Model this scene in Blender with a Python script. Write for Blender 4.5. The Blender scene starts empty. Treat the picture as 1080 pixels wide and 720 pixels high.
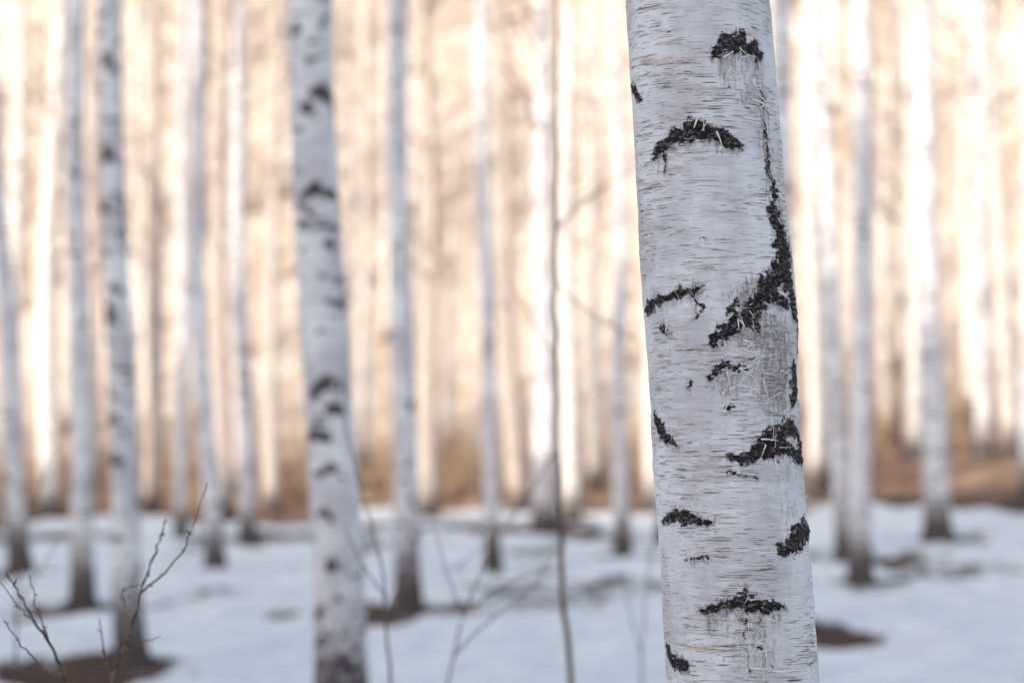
import bpy, math, random
import numpy as np
from mathutils import Vector
random.seed(7)
RNG=np.random.default_rng(11)
scene=bpy.context.scene
scene.view_settings.view_transform='Standard'
scene.view_settings.look='None'
scene.view_settings.exposure=0

# ---------------------------------------------------------------- helpers
TAB=RNG.random((256,256))
def vn(u,v,seed=0):
    u=np.asarray(u,float)+seed*17.31; v=np.asarray(v,float)+seed*9.77
    iu=np.floor(u).astype(int); iv=np.floor(v).astype(int)
    fu=u-iu; fv=v-iv
    fu=fu*fu*(3-2*fu); fv=fv*fv*(3-2*fv)
    a=TAB[iu%256,iv%256]; b=TAB[(iu+1)%256,iv%256]
    c=TAB[iu%256,(iv+1)%256]; d=TAB[(iu+1)%256,(iv+1)%256]
    return (a*(1-fu)+b*fu)*(1-fv)+(c*(1-fu)+d*fu)*fv
def fbm(u,v,seed=0,o=4):
    s=0;a=1;t=0
    for i in range(o):
        s=s+a*vn(u*2**i,v*2**i,seed+i*3); t+=a; a*=.5
    return s/t
def sst(x,a,b):
    t=np.clip((x-a)/(b-a),0,1); return t*t*(3-2*t)

def make_mesh(name,verts,faces,mats,matidx=None,attrs=None,smooth=True):
    me=bpy.data.meshes.new(name)
    verts=np.asarray(verts,np.float32); faces=np.asarray(faces,np.int32)
    nv=len(verts); nf=len(faces); k=faces.shape[1]
    me.vertices.add(nv); me.vertices.foreach_set('co',verts.ravel())
    me.loops.add(nf*k); me.loops.foreach_set('vertex_index',faces.ravel())
    me.polygons.add(nf)
    me.polygons.foreach_set('loop_start',np.arange(0,nf*k,k,dtype=np.int32))
    me.polygons.foreach_set('loop_total',np.full(nf,k,np.int32))
    for m in mats: me.materials.append(m)
    if matidx is not None: me.polygons.foreach_set('material_index',np.asarray(matidx,np.int32))
    me.polygons.foreach_set('use_smooth',np.full(nf,smooth,bool))
    if attrs:
        for kx,a in attrs.items():
            at=me.attributes.new(kx,'FLOAT','POINT'); at.data.foreach_set('value',np.asarray(a,np.float32))
    me.update(calc_edges=True)
    return me
def add_obj(name,me,parent=None,loc=(0,0,0)):
    o=bpy.data.objects.new(name,me); scene.collection.objects.link(o); o.location=loc
    if parent: o.parent=parent
    return o

class Tubes:
    def __init__(s): s.v=[];s.f=[];s.n=0
    def add(s,pts,rad,sides=3):
        pts=np.asarray(pts,float); rad=np.asarray(rad,float); n=len(pts)
        tan=np.gradient(pts,axis=0); tan/=np.linalg.norm(tan,axis=1)[:,None]+1e-9
        ref=np.where(np.abs(tan[:,2:3])>.9,np.array([[1.,0,0]]),np.array([[0,0,1.]]))
        a=np.cross(tan,ref); a/=np.linalg.norm(a,axis=1)[:,None]+1e-9
        b=np.cross(tan,a)
        th=np.linspace(0,2*math.pi,sides,endpoint=False)
        ring=pts[:,None,:]+rad[:,None,None]*(a[:,None,:]*np.cos(th)[None,:,None]+b[:,None,:]*np.sin(th)[None,:,None])
        s.v.append(ring.reshape(-1,3))
        i=np.arange(n-1)[:,None]*sides; j=np.arange(sides)[None,:]; j2=(j+1)%sides
        q=np.stack([i+j,i+j2,i+sides+j2,i+sides+j],-1).reshape(-1,4)+s.n
        s.f.append(q); s.n+=n*sides
    def arrays(s):
        if not s.v: return np.zeros((0,3)),np.zeros((0,4),int)
        return np.concatenate(s.v),np.concatenate(s.f)

# ---------------------------------------------------------------- material helpers
class NT:
    def __init__(s,name):
        s.m=bpy.data.materials.new(name); s.m.use_nodes=True; s.t=s.m.node_tree; s.t.nodes.clear()
        s.out=s.t.nodes.new('ShaderNodeOutputMaterial'); s.b=s.t.nodes.new('ShaderNodeBsdfPrincipled')
        s.t.links.new(s.b.outputs[0],s.out.inputs[0])
        s.b.inputs['Specular IOR Level'].default_value=.2
        s.obj=s.t.nodes.new('ShaderNodeTexCoord').outputs['Object']
    def diffuse(s,col):
        s.t.nodes.remove(s.b); s.b=s.t.nodes.new('ShaderNodeBsdfDiffuse'); s.link(s.b.outputs[0],s.out.inputs[0]); s.link(col,s.b.inputs[0])
    def link(s,a,b): s.t.links.new(a,b)
    def val(s,inp,x):
        if isinstance(x,(int,float)): inp.default_value=x
        elif isinstance(x,tuple): inp.default_value=x if len(x)!=3 or inp.type!='RGBA' else (*x,1)
        else: s.link(x,inp)
    def mapv(s,scale,src=None,loc=(0,0,0)):
        n=s.t.nodes.new('ShaderNodeMapping'); n.inputs['Scale'].default_value=scale; n.inputs['Location'].default_value=loc
        s.link(src or s.obj,n.inputs[0]); return n.outputs[0]
    def noise(s,vec,scale=1,detail=4,rough=.5,dist=0):
        n=s.t.nodes.new('ShaderNodeTexNoise'); s.link(vec,n.inputs['Vector'])
        n.inputs['Scale'].default_value=scale; n.inputs['Detail'].default_value=detail
        n.inputs['Roughness'].default_value=rough; n.inputs['Distortion'].default_value=dist
        return n.outputs[0]
    def math(s,op,a,b=0,clamp=False):
        n=s.t.nodes.new('ShaderNodeMath'); n.operation=op; n.use_clamp=clamp
        s.val(n.inputs[0],a); s.val(n.inputs[1],b); return n.outputs[0]
    def ramp(s,x,a,b,lo=0.,hi=1.):
        n=s.t.nodes.new('ShaderNodeMapRange'); n.interpolation_type='SMOOTHSTEP'
        s.val(n.inputs['Value'],x); n.inputs['From Min'].default_value=a; n.inputs['From Max'].default_value=b
        n.inputs['To Min'].default_value=lo; n.inputs['To Max'].default_value=hi; return n.outputs[0]
    def mix(s,f,a,b):
        n=s.t.nodes.new('ShaderNodeMix'); n.data_type='RGBA'
        s.val(n.inputs[0],f); s.val(n.inputs[6],a); s.val(n.inputs[7],b); return n.outputs[2]
    def attr(s,name):
        n=s.t.nodes.new('ShaderNodeAttribute'); n.attribute_name=name; return n.outputs['Fac']
    def z(s):
        n=s.t.nodes.new('ShaderNodeSeparateXYZ'); s.link(s.obj,n.inputs[0]); return n.outputs['Z']
    def bump(s,h,strength,dist):
        n=s.t.nodes.new('ShaderNodeBump'); n.inputs['Strength'].default_value=strength; n.inputs['Distance'].default_value=dist
        s.link(h,n.inputs['Height']); s.link(n.outputs[0],s.b.inputs['Normal'])

def mat_hero():
    m=NT('birch_bark_close')
    big=m.noise(m.mapv((9,9,4)),1,4,.6)
    mid=m.noise(m.mapv((14,14,75)),1,4,.62)
    col=m.mix(m.ramp(big,.38,.66),(.61,.575,.585),(.83,.81,.81))
    col=m.mix(m.ramp(mid,.50,.70,0,.55),col,(.88,.87,.87))
    col=m.mix(m.ramp(mid,.46,.32,0,.34),col,(.50,.45,.44))
    # thin peeled sheets: pinkish-tan under layer in horizontal shreds
    peel=m.noise(m.mapv((12,12,90),loc=(3,1,7)),1,5,.66,.3)
    lp=m.noise(m.mapv((8,8,9),loc=(5,5,5)),1,3,.5)
    peelm=m.math('MULTIPLY',m.ramp(peel,.555,.59),m.ramp(lp,.44,.58))
    col=m.mix(m.math('MULTIPLY',peelm,.65),col,(.60,.46,.41))
    # lenticels
    le=m.noise(m.mapv((30,30,520)),1,2,.55)
    lm=m.math('MULTIPLY',m.ramp(le,.61,.645),m.ramp(lp,.36,.56,.25,1))
    col=m.mix(m.math('MULTIPLY',lm,.9),col,(.14,.10,.09))
    le2=m.noise(m.mapv((12,12,300),loc=(2,8,3)),1,3,.6)
    lm2=m.math('MULTIPLY',m.ramp(le2,.62,.655),m.ramp(lp,.45,.57,.1,1))
    col=m.mix(m.math('MULTIPLY',lm2,.8),col,(.24,.16,.13))
    # halo + scars
    halo=m.attr('halo'); scar=m.attr('scar')
    fib=m.noise(m.mapv((130,130,330)),1,3,.65)
    vst=m.noise(m.mapv((190,190,28),loc=(4,2,9)),1,4,.6)
    sn=m.noise(m.mapv((150,150,110),loc=(1,2,3)),1,4,.68)
    hm=m.ramp(m.math('ADD',halo,m.math('ADD',m.math('MULTIPLY',m.math('SUBTRACT',sn,.5),1.3),m.math('MULTIPLY',m.math('SUBTRACT',vst,.5),1.6))),.36,.95,0,.82)
    col=m.mix(hm,col,m.mix(m.ramp(fib,.4,.6),(.19,.155,.15),(.50,.43,.41)))
    nn=m.math('ADD',m.math('MULTIPLY',m.math('SUBTRACT',fib,.5),1.3),m.math('MULTIPLY',m.math('SUBTRACT',sn,.5),1.5))
    sm=m.ramp(m.math('ADD',scar,nn),.42,.60)
    sm=m.math('MULTIPLY',sm,m.ramp(scar,.06,.2))
    dk=m.mix(m.ramp(m.noise(m.mapv((120,120,200),loc=(7,7,7)),1,4,.65),.46,.70),(.017,.014,.015),(.22,.17,.15))
    col=m.mix(sm,col,dk)
    m.link(col,m.b.inputs['Base Color'])
    m.b.inputs['Roughness'].default_value=.75
    h=m.math('SUBTRACT',m.math('MULTIPLY',mid,.8),m.math('MULTIPLY',peelm,.35))
    h=m.math('SUBTRACT',h,m.math('MULTIPLY',lm,.3))
    h=m.math('ADD',h,m.math('MULTIPLY',m.math('MULTIPLY',sn,sm),2.6))
    h=m.math('ADD',h,m.math('MULTIPLY',m.math('MULTIPLY',vst,hm),1.2))
    m.bump(h,.85,.0024)
    return m.m
def mat_bark(far=False):
    m=NT('birch_bark_distant' if far else 'birch_bark')
    oi=m.t.nodes.new('ShaderNodeObjectInfo')
    vadd=m.t.nodes.new('ShaderNodeVectorMath'); vadd.operation='ADD'
    m.link(m.obj,vadd.inputs[0])
    sc=m.t.nodes.new('ShaderNodeVectorMath'); sc.operation='SCALE'; sc.inputs[0].default_value=(31,17,53)
    m.link(oi.outputs['Random'],sc.inputs['Scale']); m.link(sc.outputs[0],vadd.inputs[1])
    P=vadd.outputs[0]
    st=m.noise(m.mapv((6,6,30),P),1,3,.6)
    if far:
        col=m.mix(m.ramp(st,.35,.6),(.64,.60,.57),(.86,.83,.80))  # distant bark brightened in its colour, in place of a stronger sun
        col=m.mix(m.ramp(oi.outputs['Random'],.45,.95),col,m.mix(m.ramp(st,.35,.6),(.36,.30,.27),(.60,.53,.48)))
    else:
        big=m.noise(m.mapv((3,3,2.2),P),1,3,.6)
        col=m.mix(m.ramp(big,.35,.65),(.57,.545,.57),(.82,.805,.81))
        col=m.mix(m.ramp(st,.50,.70,0,.55),col,(.35,.31,.31))
    mk=m.noise(m.mapv((3.2,3.2,11) if far else (3.6,3.6,13),P,(4,4,4)),1,3,.62)
    sm=m.ramp(mk,.59 if far else .60,.66)
    sn=m.noise(m.mapv((22,22,26),P),1,3,.7)
    if not far:
        scar=m.attr('scar')
        sm=m.math('MAXIMUM',sm,m.ramp(m.math('ADD',scar,m.math('MULTIPLY',m.math('SUBTRACT',sn,.5),1.0)),.36,.60))
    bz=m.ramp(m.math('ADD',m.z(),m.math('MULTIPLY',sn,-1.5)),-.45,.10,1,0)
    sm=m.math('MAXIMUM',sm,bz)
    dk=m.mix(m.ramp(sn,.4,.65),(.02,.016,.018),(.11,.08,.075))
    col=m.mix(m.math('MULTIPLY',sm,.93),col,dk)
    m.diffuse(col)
    return m.m
def mat_twig(name,c1,c2,sc=30):
    m=NT(name)
    n=m.noise(m.mapv((sc,sc,sc)),1,2,.6)
    m.diffuse(m.mix(m.ramp(n,.35,.65),c1,c2))
    return m.m
def mat_ground():
    m=NT('snow_and_leaf_litter')
    bare=m.attr('bare'); dry=m.attr('dry')
    n1=m.noise(m.mapv((2.6,1.6,2)),1,5,.68)
    n2=m.noise(m.mapv((15,11,14)),1,4,.7)
    msk=m.ramp(m.math('ADD',bare,m.math('ADD',m.math('MULTIPLY',m.math('SUBTRACT',n1,.5),1.5),m.math('MULTIPLY',m.math('SUBTRACT',n2,.5),.8))),.40,.60)
    snow=m.mix(m.ramp(n1,.3,.65),(.72,.76,.83),(.90,.925,.95))
    snow=m.mix(m.ramp(n2,.60,.72,0,.55),snow,(.28,.21,.17))
    leaf=m.noise(m.mapv((32,32,32)),1,3,.7)
    lit=m.mix(m.ramp(leaf,.35,.65),(.045,.032,.030),(.19,.13,.105))
    big=m.noise(m.mapv((.5,.3,.5)),1,4,.65)
    dg=m.mix(m.ramp(big,.38,.62),(.22,.135,.10),(.52,.37,.27))
    dg=m.mix(m.ramp(n2,.45,.62),m.mix(.5,dg,(.10,.06,.05)),dg)
    haze_pale=m.mix(m.ramp(big,.35,.65),(.62,.51,.43),(.80,.71,.63))  # dry grass, paled further so the colour stands in for distance haze
    far=m.mix(m.ramp(dry,.45,1),dg,haze_pale)
    lit=m.mix(m.ramp(dry,.02,.3),lit,far)
    m.diffuse(m.mix(msk,snow,lit))
    return m.m
HERO=mat_hero(); BARK=mat_bark(); BARKF=mat_bark(True)
TWIG=mat_twig('birch_twig_bark',(.16,.115,.095),(.30,.22,.18))
TWIGF=mat_twig('birch_twig_bark_distant',(.36,.27,.21),(.52,.42,.34),5)  # distant twigs coloured paler, as if sunlit and seen through haze
SHRUB=mat_twig('shrub_bark',(.075,.05,.045),(.20,.145,.12),60)
BRUSH=mat_twig('dry_brush_stems',(.42,.29,.18),(.62,.47,.32),2)
PEEL=mat_twig('peeling_bark_paper',(.62,.52,.47),(.88,.86,.85),60)
GROUND=mat_ground()

# ---------------------------------------------------------------- terrain
SUN_EL=math.radians(16); sdx,sdy=-.6,-.8   # horizontal direction towards the sun
def rise(x,y): return 1.45*sst(x,3,10.5)*sst(y,25,50)
def H(x,y):
    x=np.asarray(x,float); y=np.asarray(y,float)
    h=rise(x,y)+ sst(y,58,80)*1.6
    h=h+np.clip(y-74,0,110)*.43*sst(y,70,95)
    t=sdx*x+sdy*y
    h=h+27*sst(t,6,52)+2.2*(fbm(x*.05,y*.05,5)-.5)*sst(t,20,50)  # unseen ridge on the sun side, added to shade the foreground
    h=h+(fbm(x*.25,y*.25,2)-.5)*.22*sst(y,8,20)
    h=h+(fbm(x*.06,y*.06,9)-.5)*5*sst(y,85,120)
    return h
F=2550.
def X(px,d): return (px-540)/F*d

# ---------------------------------------------------------------- trees
def branches(T,axis,H0,H1,n,rscale,seed,lenk=1.,fine=1):
    r=random.Random(seed)
    for i in range(n):
        z=H0+(H1-H0)*(i+r.random())/n
        f=(z-H0)/(H1-H0)
        a=r.uniform(0,2*math.pi); L=lenk*(2.6*(1-f)**.7+.5)*r.uniform(.6,1.1)
        el=r.uniform(.5,1.05)
        p0=np.array([*axis(z),z]); d=np.array([math.cos(a)*math.cos(el),math.sin(a)*math.cos(el),math.sin(el)])
        pts=[p0+d*L*k/5+np.array([0,0,-.12*L*(k/5)**2.2])+np.array([r.uniform(-.03,.03)*L for _ in range(3)])*(k>0) for k in range(6)]
        T.add(pts,np.linspace(.022*rscale*(1.1-f),.004*rscale,6),4)
        for j in range(5):
            k=r.randint(1,5); q=pts[k]; a2=a+r.uniform(-1.2,1.2); l2=L*r.uniform(.25,.5)
            d2=np.array([math.cos(a2),math.sin(a2),r.uniform(-.1,.8)]); d2/=np.linalg.norm(d2)
            pp=[q+d2*l2*m/3+np.array([0,0,-.25*l2*(m/3)**2]) for m in range(4)]
            T.add(pp,np.linspace(.007*rscale,.0025*rscale,4),3)
            for _ in range(fine):
                q2=pp[r.randint(1,3)]; e=np.array([r.uniform(-1,1),r.uniform(-1,1),r.uniform(-.9,.3)])
                T.add([q2,q2+e*l2*.3,q2+e*l2*.5+np.array([0,0,-.12*l2])],[.004*rscale,.003*rscale,.002*rscale],3)

def trunk_grid(zs,nt,axis,rad,disp=None):
    th=np.linspace(-math.pi,math.pi,nt,endpoint=False)
    ax=np.array([axis(z) for z in zs]); R=np.array([rad(z) for z in zs])
    RR=R[:,None]+(disp if disp is not None else 0)
    x=ax[:,0:1]+RR*np.sin(th)[None]; y=ax[:,1:2]-RR*np.cos(th)[None]
    v=np.stack([x,y,np.repeat(zs[:,None],nt,1)],-1).reshape(-1,3)
    i=np.arange(len(zs)-1)[:,None]*nt; j=np.arange(nt)[None]; j2=(j+1)%nt
    q=np.stack([i+j,i+j2,i+nt+j2,i+nt+j],-1).reshape(-1,4)
    return v,q

def build_birch(px_top,px_base,d,r,height=17,seed=0,scars=None,br0=6.,pw=1.5,near=False):
    bx=X(px_base,d); tx=X(px_top,d); g=float(H(bx,d)); zt=1.5+d*.188-g
    dx=tx-bx
    R_=random.Random(seed); w1=R_.uniform(0,6); wa=R_.uniform(.01,.03)
    def axis(z):
        f=z/zt
        if f<1: xx=dx*(1-(1-f)**pw)
        else: xx=dx*(1+.3*(f-1)) if abs(dx)<.5 else dx
        return (xx+wa*math.sin(z*1.1+w1)*min(z,1), wa*math.cos(z*.9+w1)*min(z,1))
    def rad(z):
        f=max(0,z/height)
        return r*(1-f)**.75+ .004 + r*.55*math.exp(-max(z,0)/.16)
    zs=np.concatenate([np.arange(-.3,min(9,zt+2),.02 if near else .035),np.linspace(min(9,zt+2)+.1,height,30)])
    nt=72 if near else 36
    th=np.linspace(-math.pi,math.pi,nt,endpoint=False)
    A,Z=np.meshgrid(th*r,zs)
    scar=np.zeros_like(A)
    L=list(scars or [])
    zz=.6
    while zz<zs[-1]:
        zz+=R_.expovariate(1/(.15 if near else .11))
        k=R_.uniform(.6,1.6)
        L.append((R_.uniform(-3.1,3.1),zz,R_.uniform(.03,.085)*k,R_.uniform(.012,.030)*k))
    fade=1-sst(np.abs(th)[None],2.9,3.1)
    nz=fbm(A*28,Z*28,seed+1,3); wr=(fbm(A*12,Z*12,seed+9,3)-.5)*.05
    for (ta,sz,w,hh) in L:
        i0,i1=np.searchsorted(zs,[sz-.25,sz+.2])
        a=A[i0:i1]-ta*r; z=Z[i0:i1]-sz+wr[i0:i1]
        arc=z+ (a/w)**2*hh*1.1
        m=1-np.sqrt((a/w)**2+(arc/hh)**2)*.7
        scar[i0:i1]=np.maximum(scar[i0:i1],np.clip(m+(nz[i0:i1]-.5)*1.2,0,1))
    disp=((fbm(A*6,Z*3,seed)-.5)*.12*r + scar*.006)*fade
    disp=disp+ (fbm(A*30,Z*14,seed+5)-.5)*.03*np.exp(-np.maximum(Z,0)/.5)*fade
    v,q=trunk_grid(zs,nt,axis,rad,disp)
    T=Tubes(); branches(T,axis,br0,height*.97,30,r/.13,seed)
    tv,tf=T.arrays()
    V=np.concatenate([v,tv]); Q=np.concatenate([q,tf+len(v)])
    mi=np.concatenate([np.zeros(len(q),int),np.ones(len(tf),int)])
    sc=np.concatenate([scar.ravel(),np.zeros(len(tv))])
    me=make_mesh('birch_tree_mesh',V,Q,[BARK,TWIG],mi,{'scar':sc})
    add_obj('birch_tree',me,loc=(bx,d,g-.03))
    return bx,d,r

# ---- hero birch (in focus)
D0=4.0; PITCH=math.atan(120/F)
Y2=lambda py,dep: 1.5+dep*math.tan(PITCH+math.atan((360-py)/F))
def hero_axis(z):
    c=0.311+ (2.25-z)*.0615
    if z>3.2: c=0.311+(2.25-3.2)*.0615-(z-3.2)*.045
    return (c, D0+ .01*math.sin(z))
def hero_rad(z): return max(.006,(.1255-(z-1.12)*.0048)*(1 if z<6 else ((16.2-z)/10.2)**.8)) + .07*math.exp(-max(z,0)/.2)
RH=.1225
def p2(px,py):
    xc=739+44*py/720; hw=78+3.6*py/720
    s=(px-xc)/(hw+4)
    s=max(-.97,min(.97,s)); t=math.asin(s)
    return ((t-.086)*RH, Y2(py,D0-RH*math.cos(t)))
zs=np.concatenate([np.arange(-.3,1.0,.02),np.arange(1.0,2.40,.0016),np.arange(2.42,4,.03),np.linspace(4.1,16,90)])
NTH=500
th=np.linspace(-math.pi,math.pi,NTH,endpoint=False)
A,Z=np.meshgrid(th*RH,zs)
scar=np.zeros_like(A); halo=np.zeros_like(A)
N1=fbm(A*110,Z*140,3,4); N2=fbm(A*45,Z*45,8,4); N3=fbm(A*70,Z*200,28,3)
DR=fbm(A*230,Z*22,21,3)
PX=.00153
# scars: points along each scar, half thickness at each point, drip length, darkness
S=[
 ([(757,58),(768,49),(785,44),(800,52),(806,62)],[4,9,11,8,4],36,1),
 ([(690,164),(700,150),(718,140),(737,137),(757,141),(772,148),(786,155)],[3,7,10,10,10,8,4],18,1),
 ([(702,178),(701,158)],[1.5,4],0,.8),
 ([(681,326),(690,317),(705,311),(722,306),(741,303)],[7,6,4,3,3],14,1),
 ([(733,306),(739,320),(737,336)],[4,3,2],0,.7),
 ([(699,345),(703,350)],[2.5,2.5],8,.8),
 ([(806,95),(811,120)],[1.2,2],0,.5),([(810,128),(814,165),(820,200),(822,225)],[2,3,5,7],0,.75),
 ([(817,222),(825,245),(829,270),(831,295),(836,320),(841,346)],[7,12,13,11,8,4],0,.95),
 ([(824,285),(810,308),(796,326),(780,340),(764,352),(753,360)],[11,11,10,6,7,5],20,.95),
 ([(806,296),(828,322)],[8,8],26,.75),
 ([(770,332),(778,318)],[3,4],0,.7),
 ([(775,333),(800,345)],[5,6],30,.75),
 ([(750,398),(756,389),(770,386),(786,389)],[3,5,5,3],28,.8),
 ([(840,385),(842,405),(840,425)],[6,9,6],0,1),
 ([(772,484),(790,480),(808,470),(824,460),(838,448)],[3,6,9,13,9],0,1),
 ([(808,477),(830,474),(852,486)],[6,10,5],8,1),
 ([(836,446),(846,462),(850,480)],[5,9,6],0,1),
 ([(688,438),(696,455),(709,468)],[6,8,4],10,.95),
 ([(699,547),(712,543),(730,546),(748,553)],[5,7,7,3],10,.95),
 ([(826,578),(838,572),(852,560),(857,560)],[7,12,13,10],0,1),
 ([(740,646),(768,639),(788,635),(806,639),(828,640)],[2,6,10,7,2],24,1),
 ([(789,622),(790,634)],[3,9],0,1),
 ([(787,655),(786,678),(790,706)],[2.2,1.6,1.2],0,.5),
 ([(801,650),(806,680),(812,700)],[1.8,1.6,1.2],0,.45),
 ([(698,684),(707,696),(722,703)],[5,8,4],8,1),
 ([(662,92),(672,102)],[7,5],0,.9),
 ([(726,400),(728,408)],[2,2],0,.6),([(742,250),(744,252)],[2,2],0,.5),
 ([(765,430),(772,426)],[3,2],0,.6),
 ([(768,498),(800,503)],[1.5,1.5],0,.6),([(722,590),(745,588)],[1.6,1.2],0,.6),
 ([(845,350),(846,372)],[3,3],0,.7),
]
def seg_paint(pts,tk,drip,dk):
    P=[p2(*p) for p in pts]; tk=[t*PX for t in tk]
    amin=min(p[0] for p in P)-.06; amax=max(p[0] for p in P)+.06
    zmin=min(p[1] for p in P)-.05-drip*PX*1.6; zmax=max(p[1] for p in P)+.05
    i0,i1=np.searchsorted(zs,[zmin,zmax]); j0,j1=np.searchsorted(th*RH,[amin,amax])
    a=A[i0:i1,j0:j1]; z=Z[i0:i1,j0:j1]
    wa=a+(N2[i0:i1,j0:j1]-.5)*.018+(N3[i0:i1,j0:j1]-.5)*.016; wz=z+(vn(a*60,z*60,40)-.5)*.010+(vn(a*150,z*150,44)-.5)*.006
    best=np.full(a.shape,-9.); bh=np.full(a.shape,-9.)
    for k in range(len(P)-1):
        (x0,y0),(x1,y1)=P[k],P[k+1]
        ex,ey=x1-x0,y1-y0; l=ex*ex+ey*ey+1e-12
        t=np.clip(((wa-x0)*ex+(wz-y0)*ey)/l,0,1)
        d=np.hypot(wa-x0-t*ex,wz-y0-t*ey); w=tk[k]*(1-t)+tk[k+1]*t
        best=np.maximum(best,1-d/(w+.0014)); bh=np.maximum(bh,1-d/(w+.014))
    n=N1[i0:i1,j0:j1]
    m=np.clip(.36+best*.95+(n-.5)*1.1,0,1.0)*(best>-.7)*dk
    if drip:
        xs=np.array([p[0] for p in P]); ys=np.array([p[1] for p in P]); o=np.argsort(xs)
        zl=np.interp(a,xs[o],ys[o]); dep=(zl-z)/(drip*PX)
        inside=sst(a,xs.min(),xs.min()+.006)*(1-sst(a,xs.max()-.006,xs.max()))*(dep>0)
        dm=np.clip((DR[i0:i1,j0:j1]-.50-dep*.20)*2.4+.10,0,.45)*inside*dk*(dep<1.6)
        m=np.maximum(m,dm)
        bh=np.maximum(bh,inside*(1-dep/1.6)*.85)
    scar[i0:i1,j0:j1]=np.maximum(scar[i0:i1,j0:j1],m)
    halo[i0:i1,j0:j1]=np.maximum(halo[i0:i1,j0:j1],np.clip(bh*1.1,0,1)*dk)
for s in S: seg_paint(*s)
# grey rough weathered area below the large scar, and on the right flank
for (px,py,rx,ry,k) in [(822,385,26,60,.9),(802,345,36,26,.95),(795,315,30,24,.85),(814,150,13,80,.75),(826,240,18,40,.8),(790,95,22,26,.45),(795,680,38,34,.5),(770,408,26,18,.65),(835,520,18,40,.45)]:
    a0,z0=p2(px,py); e=1-np.sqrt(((A-a0)/(rx*PX))**2+((Z-z0)/(ry*PX))**2)
    halo=np.maximum(halo,np.clip(e+.5,0,1)*k*(e>-.5)*(.4+1.1*fbm(A*120,Z*25,31)))
# scars elsewhere on the trunk, all around and higher up
rr=random.Random(5)
for _ in range(160):
    ta=rr.uniform(-3.0,3.0); sz=rr.uniform(.4,9)
    if 1.02<sz<2.38 and abs(ta+.086)<1.7: continue
    w=rr.uniform(.02,.05); hh=rr.uniform(.008,.02)
    i0,i1=np.searchsorted(zs,[sz-.1,sz+.1]); a=A[i0:i1]-ta*RH; z=Z[i0:i1]-sz
    m=1-np.sqrt((a/w)**2+((z+(a/w)**2*hh)/hh)**2)*.75
    scar[i0:i1]=np.maximum(scar[i0:i1],np.clip(m+(N1[i0:i1]-.5)*1.3,0,1)*(m>-.6))
fade=1-sst(np.abs(th)[None],2.85,3.1)
disp=(fbm(A*7,Z*4,14)-.5)*.009+(fbm(A*20,Z*50,17)-.5)*.0026+np.clip(scar,0,1)*(.0020+.0075*(fbm(A*90,Z*120,33,3)-.42))
disp+=(fbm(A*55,Z*30,19)-.5)*.005*halo
# swelling where the big scar meets the right edge
a0,z0=p2(838,310); disp+=.011*np.exp(-((A-a0)/.07)**2-((Z-z0)/.13)**2)
disp=disp*fade+ (fbm(A*30,Z*14,6)-.5)*.03*np.exp(-np.maximum(Z,0)/.35)*fade
scar=np.maximum(scar,sst(fbm(A*25,Z*10,60)-Z*.8,0,.3))
v,q=trunk_grid(zs,NTH,hero_axis,hero_rad,disp)
T=Tubes(); branches(T,hero_axis,4.2,15.6,36,1.,99)
tv,tf=T.arrays()
hero=make_mesh('birch_tree_trunk_mesh',np.concatenate([v,tv]),np.concatenate([q,tf+len(v)]),[HERO,TWIG],
   np.concatenate([np.zeros(len(q),int),np.ones(len(tf),int)]),
   {'scar':np.concatenate([scar.ravel(),np.zeros(len(tv))]),'halo':np.concatenate([halo.ravel(),np.zeros(len(tv))])})
root=bpy.data.objects.new('birch_tree',None); scene.collection.objects.link(root)
add_obj('trunk_and_branches',hero,root)
# papery curls of peeling bark
pv=[];pf=[]
def curl(a,z,l,w,vert,lift,seed):
    r=random.Random(seed); n=8; base=len(pv)
    ang=(r.uniform(-.5,.5) + (math.pi/2 if vert else 0))*(1 if r.random()<.5 else -1)
    ca,sa=math.cos(ang),math.sin(ang); bend=r.uniform(-1,1)*.6
    for i in range(n):
        f=i/(n-1); s=l*f; off=.0012+lift*f**1.8; ww=w*(1-.75*f)
        cu=s*ca-bend*.5*l*f*f*sa; cz=s*sa+bend*l*f*f*abs(ca)
        for e in (-1,1):
            aa=a+cu-e*ww*sa*.5; zz=z+cz+e*ww*ca*.5
            t=aa/RH; Rr=hero_rad(zz)+off+.001
            c=hero_axis(zz); pv.append((c[0]+Rr*math.sin(t),c[1]-Rr*math.cos(t),zz))
    for i in range(n-1):
        b=base+i*2; pf.append((b,b+1,b+3,b+2))
cr=random.Random(3)
spots=[(810,120,14,20),(815,170,10,16),(800,90,6,8),(740,322,10,9),(795,385,18,24),(800,410,16,18),(770,408,14,14),(790,665,20,20),(805,690,12,14),(664,10,8,8),(705,465,8,6),(704,340,10,6),(782,70,16,14),(820,470,20,10),(828,280,10,12),(790,335,16,10),(737,142,24,8)]
k=0
for (px,py,sp,n) in spots:
    for _ in range(n):
        a0,z0=p2(px+cr.gauss(0,sp*.5),py+cr.gauss(0,sp)); k+=1
        curl(a0,z0,cr.uniform(.008,.032),cr.uniform(.001,.0035),cr.random()<.6,cr.uniform(.002,.013),k)
for _ in range(110):
    a0=cr.uniform(-1.7,1.55)*RH; z0=cr.uniform(1.05,2.35); k+=1
    curl(a0,z0,cr.uniform(.005,.018),cr.uniform(.0008,.0025),False,cr.uniform(.0008,.006),k)
add_obj('peeling_bark',make_mesh('peeling_bark_mesh',np.array(pv),np.array(pf),[PEEL]),root)

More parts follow.
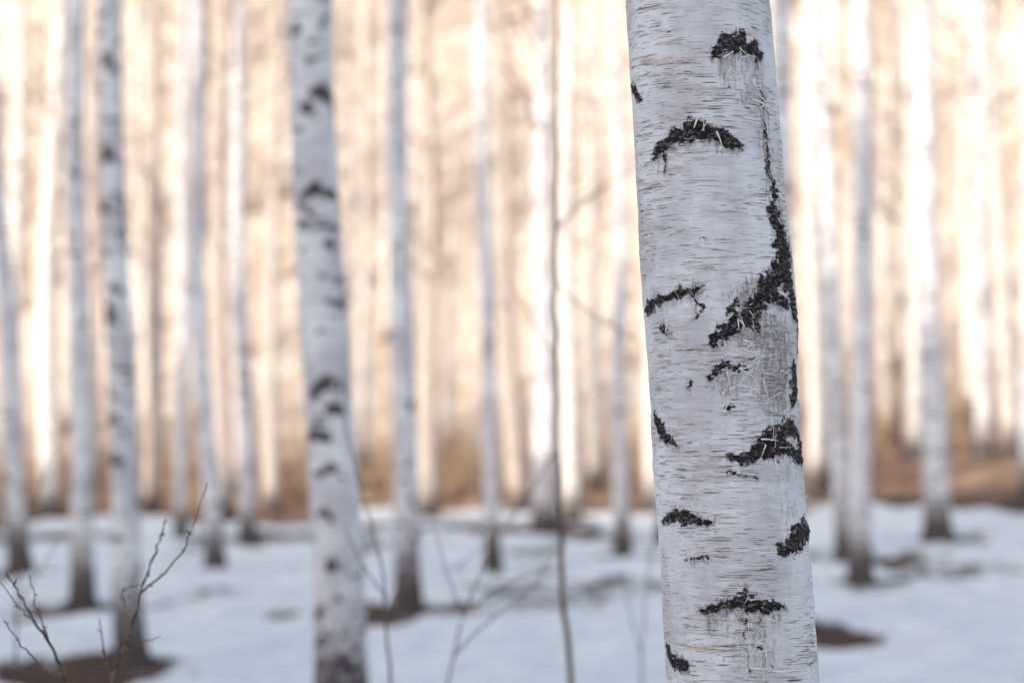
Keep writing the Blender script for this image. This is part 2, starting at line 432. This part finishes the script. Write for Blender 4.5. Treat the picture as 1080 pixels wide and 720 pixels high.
# ---- surrounding individual birches: x at frame top, x at foot, distance, radius
trees=[]
def marks(lst,d,r,xt,xb,ybase):
    out=[]
    for (px,py,w,h) in lst:
        f=(ybase-py)/ybase; xc=xb+(xt-xb)*(1-(1-f)**1.2)
        s=max(-.97,min(.97,(px-xc)/(r/d*F)))
        out.append((math.asin(s),1.5+d*math.tan(PITCH+math.atan((360-py)/F)),w*.75*d/F,h*.8*d/F))
    return out
mA=marks([(347,98,36,20),(330,110,20,12),(340,197,34,14),(325,235,14,8),(352,250,12,10),(347,395,30,14),(330,410,16,8),(352,425,26,12),(335,452,26,12),(345,490,26,10),(340,535,18,9),(350,590,24,12),(335,640,20,10),(360,690,26,16),(318,30,14,10),(350,20,14,8)],12.3,.125,331,362,790)
mB=marks([(120,160,20,12),(115,215,24,12),(125,300,14,10),(118,325,18,14),(112,430,16,10),(125,480,18,12),(120,60,16,10)],17,.1,118,140,705)
trees.append(build_birch(331,362,12.3,.130,17,1,mA,5.2,1.2,True))
trees.append(build_birch(117,142,17,.100,16,2,mB,6,2.4,True))
L=[(78,90,24,.115,2),(204,229,30,.115,2.2),(419,432,23,.118,1.8),(247,263,38,.13,1.6),(-14,24,30,.13,1.3),
 (652,656,35,.12,1.5),(507,521,31,.095,1.5),(571,575,47,.24,1.2),(826,834,20,.085,1.3),(913,906,28,.13,1.4),
 (868,891,33,.12,1.3),(976,988,35,.19,1.5),(1035,1037,50,.19,1.2),(1088,1084,40,.13,1.2),(190,192,44,.12,1.2),(690,700,42,.13,1.2)]
for i,(a,b,d,r,pw) in enumerate(L):
    trees.append(build_birch(a,b,d,r,17+((i*7)%5),20+i,None,6.5+ (i%3),pw,False))
# a few off to the sides, just outside the frame
for i,(b,d,r) in enumerate([(-260,16,.12),(-150,26,.12),(1230,15,.12),(1190,27,.12),(1330,22,.13),(-420,11,.12)]):
    trees.append(build_birch(b-8,b,d,r,17,60+i,None,6,1.3,False))

# ---- distant sunlit birch stand: instanced
def distant_mesh(seed):
    r=random.Random(seed); h=19+r.uniform(-2,3); R0=.17; w=r.uniform(0,6); lx=r.uniform(-.03,.03)
    ax=lambda z:(lx*z+.06*math.sin(z*.5+w),.06*math.cos(z*.45+w))
    rd=lambda z:R0*(1-max(z,0)/h)**.7+.004+.08*math.exp(-max(z,0)/.2)
    z=np.concatenate([np.arange(-.4,2,.2),np.linspace(2.1,h,24)])
    v,q=trunk_grid(z,12,ax,rd)
    T=Tubes(); branches(T,ax,5.0,h*.97,32,1.5,seed,1.,0)
    tv,tf=T.arrays()
    return make_mesh('distant_birch_mesh',np.concatenate([v,tv]),np.concatenate([q,tf+len(v)]),[BARKF,TWIGF],
        np.concatenate([np.zeros(len(q),int),np.ones(len(tf),int)]))
DM=[distant_mesh(200+i) for i in range(7)]
forest=bpy.data.objects.new('distant_birch_forest',None); scene.collection.objects.link(forest)
far=[(50,57,1.45),(20,62,1.2),(160,60,1.3),(235,54,1.2),(254,66,1.2),(287,60,1.2),(385,72,1.1),(455,56,1.4),
 (545,60,1.5),(598,53,1.25),(625,66,1.2),(690,60,1.2),(860,53,1.35),(935,66,1.1),(965,56,1.3),(1062,52,1.25),(1020,72,1.1),(365,62,.9),(520,78,1),(140,78,1.1),(100,66,1.1)]
pos=[(X(p,d),d,s) for p,d,s in far]
rf=random.Random(12)
cnt=0
while cnt<215:
    d=rf.uniform(76,175); x=rf.uniform(-.34,.34)*d
    if vn(x*.11,d*.09,77)<.36: continue
    if all((x-a)**2+(d-b)**2>2.2 for a,b,_ in pos): pos.append((x,d,rf.uniform(.6,1.2))); cnt+=1
for i in range(26):
    d=rf.uniform(30,68); sgn=rf.choice((-1,1)); pos.append((sgn*rf.uniform(.26,.6)*d,d,rf.uniform(.8,1.1)))
for i,(x,d,s) in enumerate(pos):
    o=add_obj('birch',DM[i%7],forest,(x,d,float(H(x,d))-.05)); o.rotation_euler[2]=rf.uniform(0,6.28); o.scale=(s,s,max(.85,min(1.1,s)))

# ---- dry brush at the edge of the stand
T=Tubes(); rb=random.Random(8)
for i in range(1900):
    d=rb.uniform(60,104); x=rb.uniform(-.28,.28)*d
    if d<66 and rb.random()<.6: continue
    g=float(H(x,d)); h=rb.uniform(.5,1.6)*(1 if rb.random()<.75 else 2.2)
    for j in range(4):
        a=rb.uniform(0,6.28); t=rb.uniform(.05,.35)
        p=np.array([x,d,g]); e=np.array([math.cos(a)*t,math.sin(a)*t,1])*h*rb.uniform(.6,1)
        T.add([p,p+e*.55,p+e+np.array([math.cos(a),math.sin(a),-.2])*.12*h],[.014,.009,.004],3)
tv,tf=T.arrays()
add_obj('dry_brush',make_mesh('dry_brush_mesh',tv,tf,[BRUSH]))

# ---------------------------------------------------------------- ground sheet
def axis_pts(segs):
    out=[]
    for a,b,s in segs: out+=list(np.arange(a,b,s))
    return np.array(out+[segs[-1][1]])
gx=axis_pts([(-500,-80,14),(-80,-18,1.2),(-18,18,.13),(18,80,1.2),(80,500,14)])
gy=axis_pts([(-400,-60,10),(-60,6,1.2),(6,70,.16),(70,190,1.0),(190,900,18)])
GX,GY=np.meshgrid(gx,gy); GZ=H(GX,GY)
bare=np.zeros_like(GX)
wx=(fbm(GX*.9,GY*.7,51,4)-.5)*1.5; wy=(fbm(GX*.9,GY*.7,61,4)-.5)*2.2; rn=fbm(GX*1.7,GY*1.1,71,3)
for (x,y,r) in trees+[(hero_axis(0)[0],D0,.12)]+[(a,b,.17) for a,b,_ in pos if b<68]:
    rr=np.hypot((GX+wx-x)/1.35,(GY+wy-y+.3)/1.8)
    rr=np.minimum(rr,np.hypot(GX-x,GY-y)*1.5)
    bare=np.maximum(bare,1.2-rr/(r*4.6+.16)+(rn-.5)*1.2)
pt=fbm(GX*.42,GY*.16,12,5); pt2=fbm(GX*.8,GY*.22,90,4)
bare=np.maximum(bare,sst(pt,.57,.67)*.50*sst(GY,13,22))
bare=np.maximum(bare,sst(pt2,.58,.68)*.54*sst(GY,18,28))
bare=np.maximum(bare,sst(pt,.44,.58)*.80*sst(GY,32,48))
bare=np.maximum(bare,1.5*sst(GY+ (pt-.5)*22,54,64))
bare=np.maximum(bare,1.5*sst(rise(GX,GY)+(pt-.5)*.5,.42,.72))
bare=np.clip(bare,0,1.5)
dry=np.clip(sst(GY+(pt-.5)*14,50,62)*.45+sst(GY,68,88)*.6,0,1)  # drier towards the hill; the far end also brings in the painted haze
dry=np.maximum(dry,.4*sst(rise(GX,GY),.55,1.1))
snowy=1-sst(bare,.3,.7)
GZ=GZ+.07*snowy*sst(GY,-2,6)+ (fbm(GX*1.1,GY*1.1,30)-.5)*.20*sst(GY,4,8)*(1-sst(GY,60,70)*.5)
ny,nx=GX.shape
V=np.stack([GX,GY,GZ],-1).reshape(-1,3)
i=np.arange(ny-1)[:,None]*nx; j=np.arange(nx-1)[None]
Q=np.stack([i+j,i+j+1,i+nx+j+1,i+nx+j],-1).reshape(-1,4)
add_obj('snowy_ground',make_mesh('snowy_ground_mesh',V,Q,[GROUND],None,{'bare':bare.ravel(),'dry':dry.ravel()}))

# ---------------------------------------------------------------- shrubs / saplings
def W(px,py,d): return np.array([X(px,d),d,Y2(py,d)])
def sapling(name,stems,d,mat,r0,sides=6):
    T=Tubes()
    for k,(pts,ra,rb_) in enumerate(stems):
        P=[W(a,b,d+c) for a,b,c in pts]
        P=np.array(P); n=len(P); t=np.linspace(0,n-1,(n-1)*5+1)
        Q=np.stack([np.interp(t,range(n),P[:,c]) for c in range(3)],1)
        for _ in range(2): Q[1:-1]=(Q[:-2]+Q[1:-1]*2+Q[2:])/4
        Q[1:-1]+=np.random.default_rng(k).normal(0,.0012*d/4,Q[1:-1].shape)
        T.add(Q,np.linspace(ra,rb_,len(Q)),sides)
        for q in Q[2::3]:    # buds
            e=q+np.random.default_rng(int(abs(q[2])*1e5)).normal(0,.005,3)+[0,0,.005]
            T.add([q,(q+e)/2,e],[rb_*.9,rb_*1.5,rb_*.3],5)
    tv,tf=T.arrays(); add_obj(name,make_mesh(name+'_mesh',tv,tf,[mat]))
gy0=lambda d: 480+1.5*F/d
d=4.7
sapling('bare_shrub',[
 ([(96,gy0(d),0),(108,900,0),(120,715,0),(138,670,0),(158,600,.05),(170,570,.08),(176,548,.1)],.0045,.0016),
 ([(150,625,.03),(172,607,.0),(190,588,-.04),(205,555,-.06),(219,510,-.08)],.0022,.001),
 ([(120,715,0),(112,690,.05),(107,652,.1)],.002,.001),
 ([(131,685,0),(150,676,.03),(172,672,.05)],.0016,.0008),
 ([(134,640,.02),(128,622,0),(150,616,.02)],.0013,.0008)],d,SHRUB,.006)
d=4.5
sapling('bare_shrub',[
 ([(60,gy0(d),0),(70,900,0),(74,718,0),(55,680,0),(35,650,.03),(20,622,.05),(8,603,.06)],.0042,.0014),
 ([(60,690,0),(48,660,.04),(38,632,.07),(33,606,.08)],.002,.001),
 ([(73,716,0),(50,706,.0),(25,680,-.03),(6,654,-.05)],.002,.001),
 ([(40,657,.02),(22,640,0),(0,612,-.02)],.0016,.0008)],d,SHRUB,.006)
d=8.5
sapling('birch_sapling',[
 ([(622,gy0(d),0),(604,730,0),(594,640,0),(590,560,0),(588,420,0),(586,300,.1),(588,180,.2),(587,-60,.2),(590,-400,.3)],.013,.005),
 ([(589,470,0),(560,520,.1),(530,560,.2),(480,600,.3)],.003,.0018),
 ([(588,300,.0),(620,330,.2),(660,352,.4),(690,372,.5)],.003,.0015),
 ([(587,240,.1),(630,200,.3),(700,160,.4)],.0035,.0015),
 ([(588,380,0),(560,340,-.2),(535,290,-.3)],.003,.0015)],d,SHRUB,.01)
d=7
sapling('bare_shrub',[
 ([(425,gy0(d),0),(414,760,0),(410,680,0),(404,600,.1),(372,480,.2),(352,410,.3)],.006,.0018),
 ([(408,650,0),(430,600,.1),(445,560,.2)],.003,.0015),
 ([(409,630,0),(385,600,0),(365,560,0)],.003,.0015)],d,SHRUB,.01)
d=7.6
sapling('bare_shrub',[
 ([(455,gy0(d),0),(468,740,0),(485,660,0),(508,600,.1),(525,555,.2)],.005,.002),
 ([(480,690,0),(520,650,.1),(560,625,.2),(585,580,.3)],.003,.0015),
 ([(490,650,0),(470,600,.1),(455,545,.1)],.003,.0015),
 ([(500,640,0),(540,610,.1),(580,600,.2)],.003,.0015)],d,SHRUB,.01)
d=9
sapling('bare_shrub',[
 ([(8,gy0(d),0),(15,760,0),(20,650,0),(25,560,.1),(60,470,.2)],.006,.002),
 ([(20,640,0),(45,600,.1),(70,560,.1)],.003,.0015),
 ([(24,600,0),(5,520,.1),(10,430,.1)],.003,.0015)],d,SHRUB,.01)
d=9.5
sapling('bare_shrub',[
 ([(668,gy0(d),0),(672,760,0),(676,700,0),(682,600,.1),(700,520,.2)],.005,.002),
 ([(676,690,0),(660,630,.1),(655,600,.1)],.003,.0015)],d,SHRUB,.01)

# ---------------------------------------------------------------- light, sky, camera
w=bpy.data.worlds.new('World'); scene.world=w; w.use_nodes=True
nt=w.node_tree; bg=nt.nodes['Background']; sky=nt.nodes.new('ShaderNodeTexSky'); sky.sky_type='NISHITA'
sky.sun_disc=False; sky.sun_elevation=SUN_EL
sky.sun_rotation=math.atan2(sdx,sdy)
sky.dust_density=3; sky.ozone_density=1.0; sky.air_density=1.0
hs=nt.nodes.new('ShaderNodeHueSaturation'); hs.inputs['Saturation'].default_value=.60   # mutes the sky's blue so the open shade turns more neutral
nt.links.new(sky.outputs[0],hs.inputs['Color']); nt.links.new(hs.outputs[0],bg.inputs[0]); bg.inputs[1].default_value=.29
sl=bpy.data.lights.new('sun','SUN'); sl.energy=4.4; sl.angle=math.radians(.5); sl.color=(1,.875,.74)
so=bpy.data.objects.new('sun',sl); scene.collection.objects.link(so)
tos=Vector((sdx*math.cos(SUN_EL),sdy*math.cos(SUN_EL),math.sin(SUN_EL)))
so.rotation_euler=tos.to_track_quat('Z','Y').to_euler()
cam=bpy.data.cameras.new('camera'); cam.lens=85; cam.sensor_width=36; cam.clip_end=3000; cam.clip_start=.05
cam.dof.use_dof=True; cam.dof.focus_distance=3.89; cam.dof.aperture_fstop=2.8
co=bpy.data.objects.new('camera',cam); scene.collection.objects.link(co)
co.location=(0,0,1.5); co.rotation_euler=(math.pi/2+PITCH,0,0)
scene.camera=co
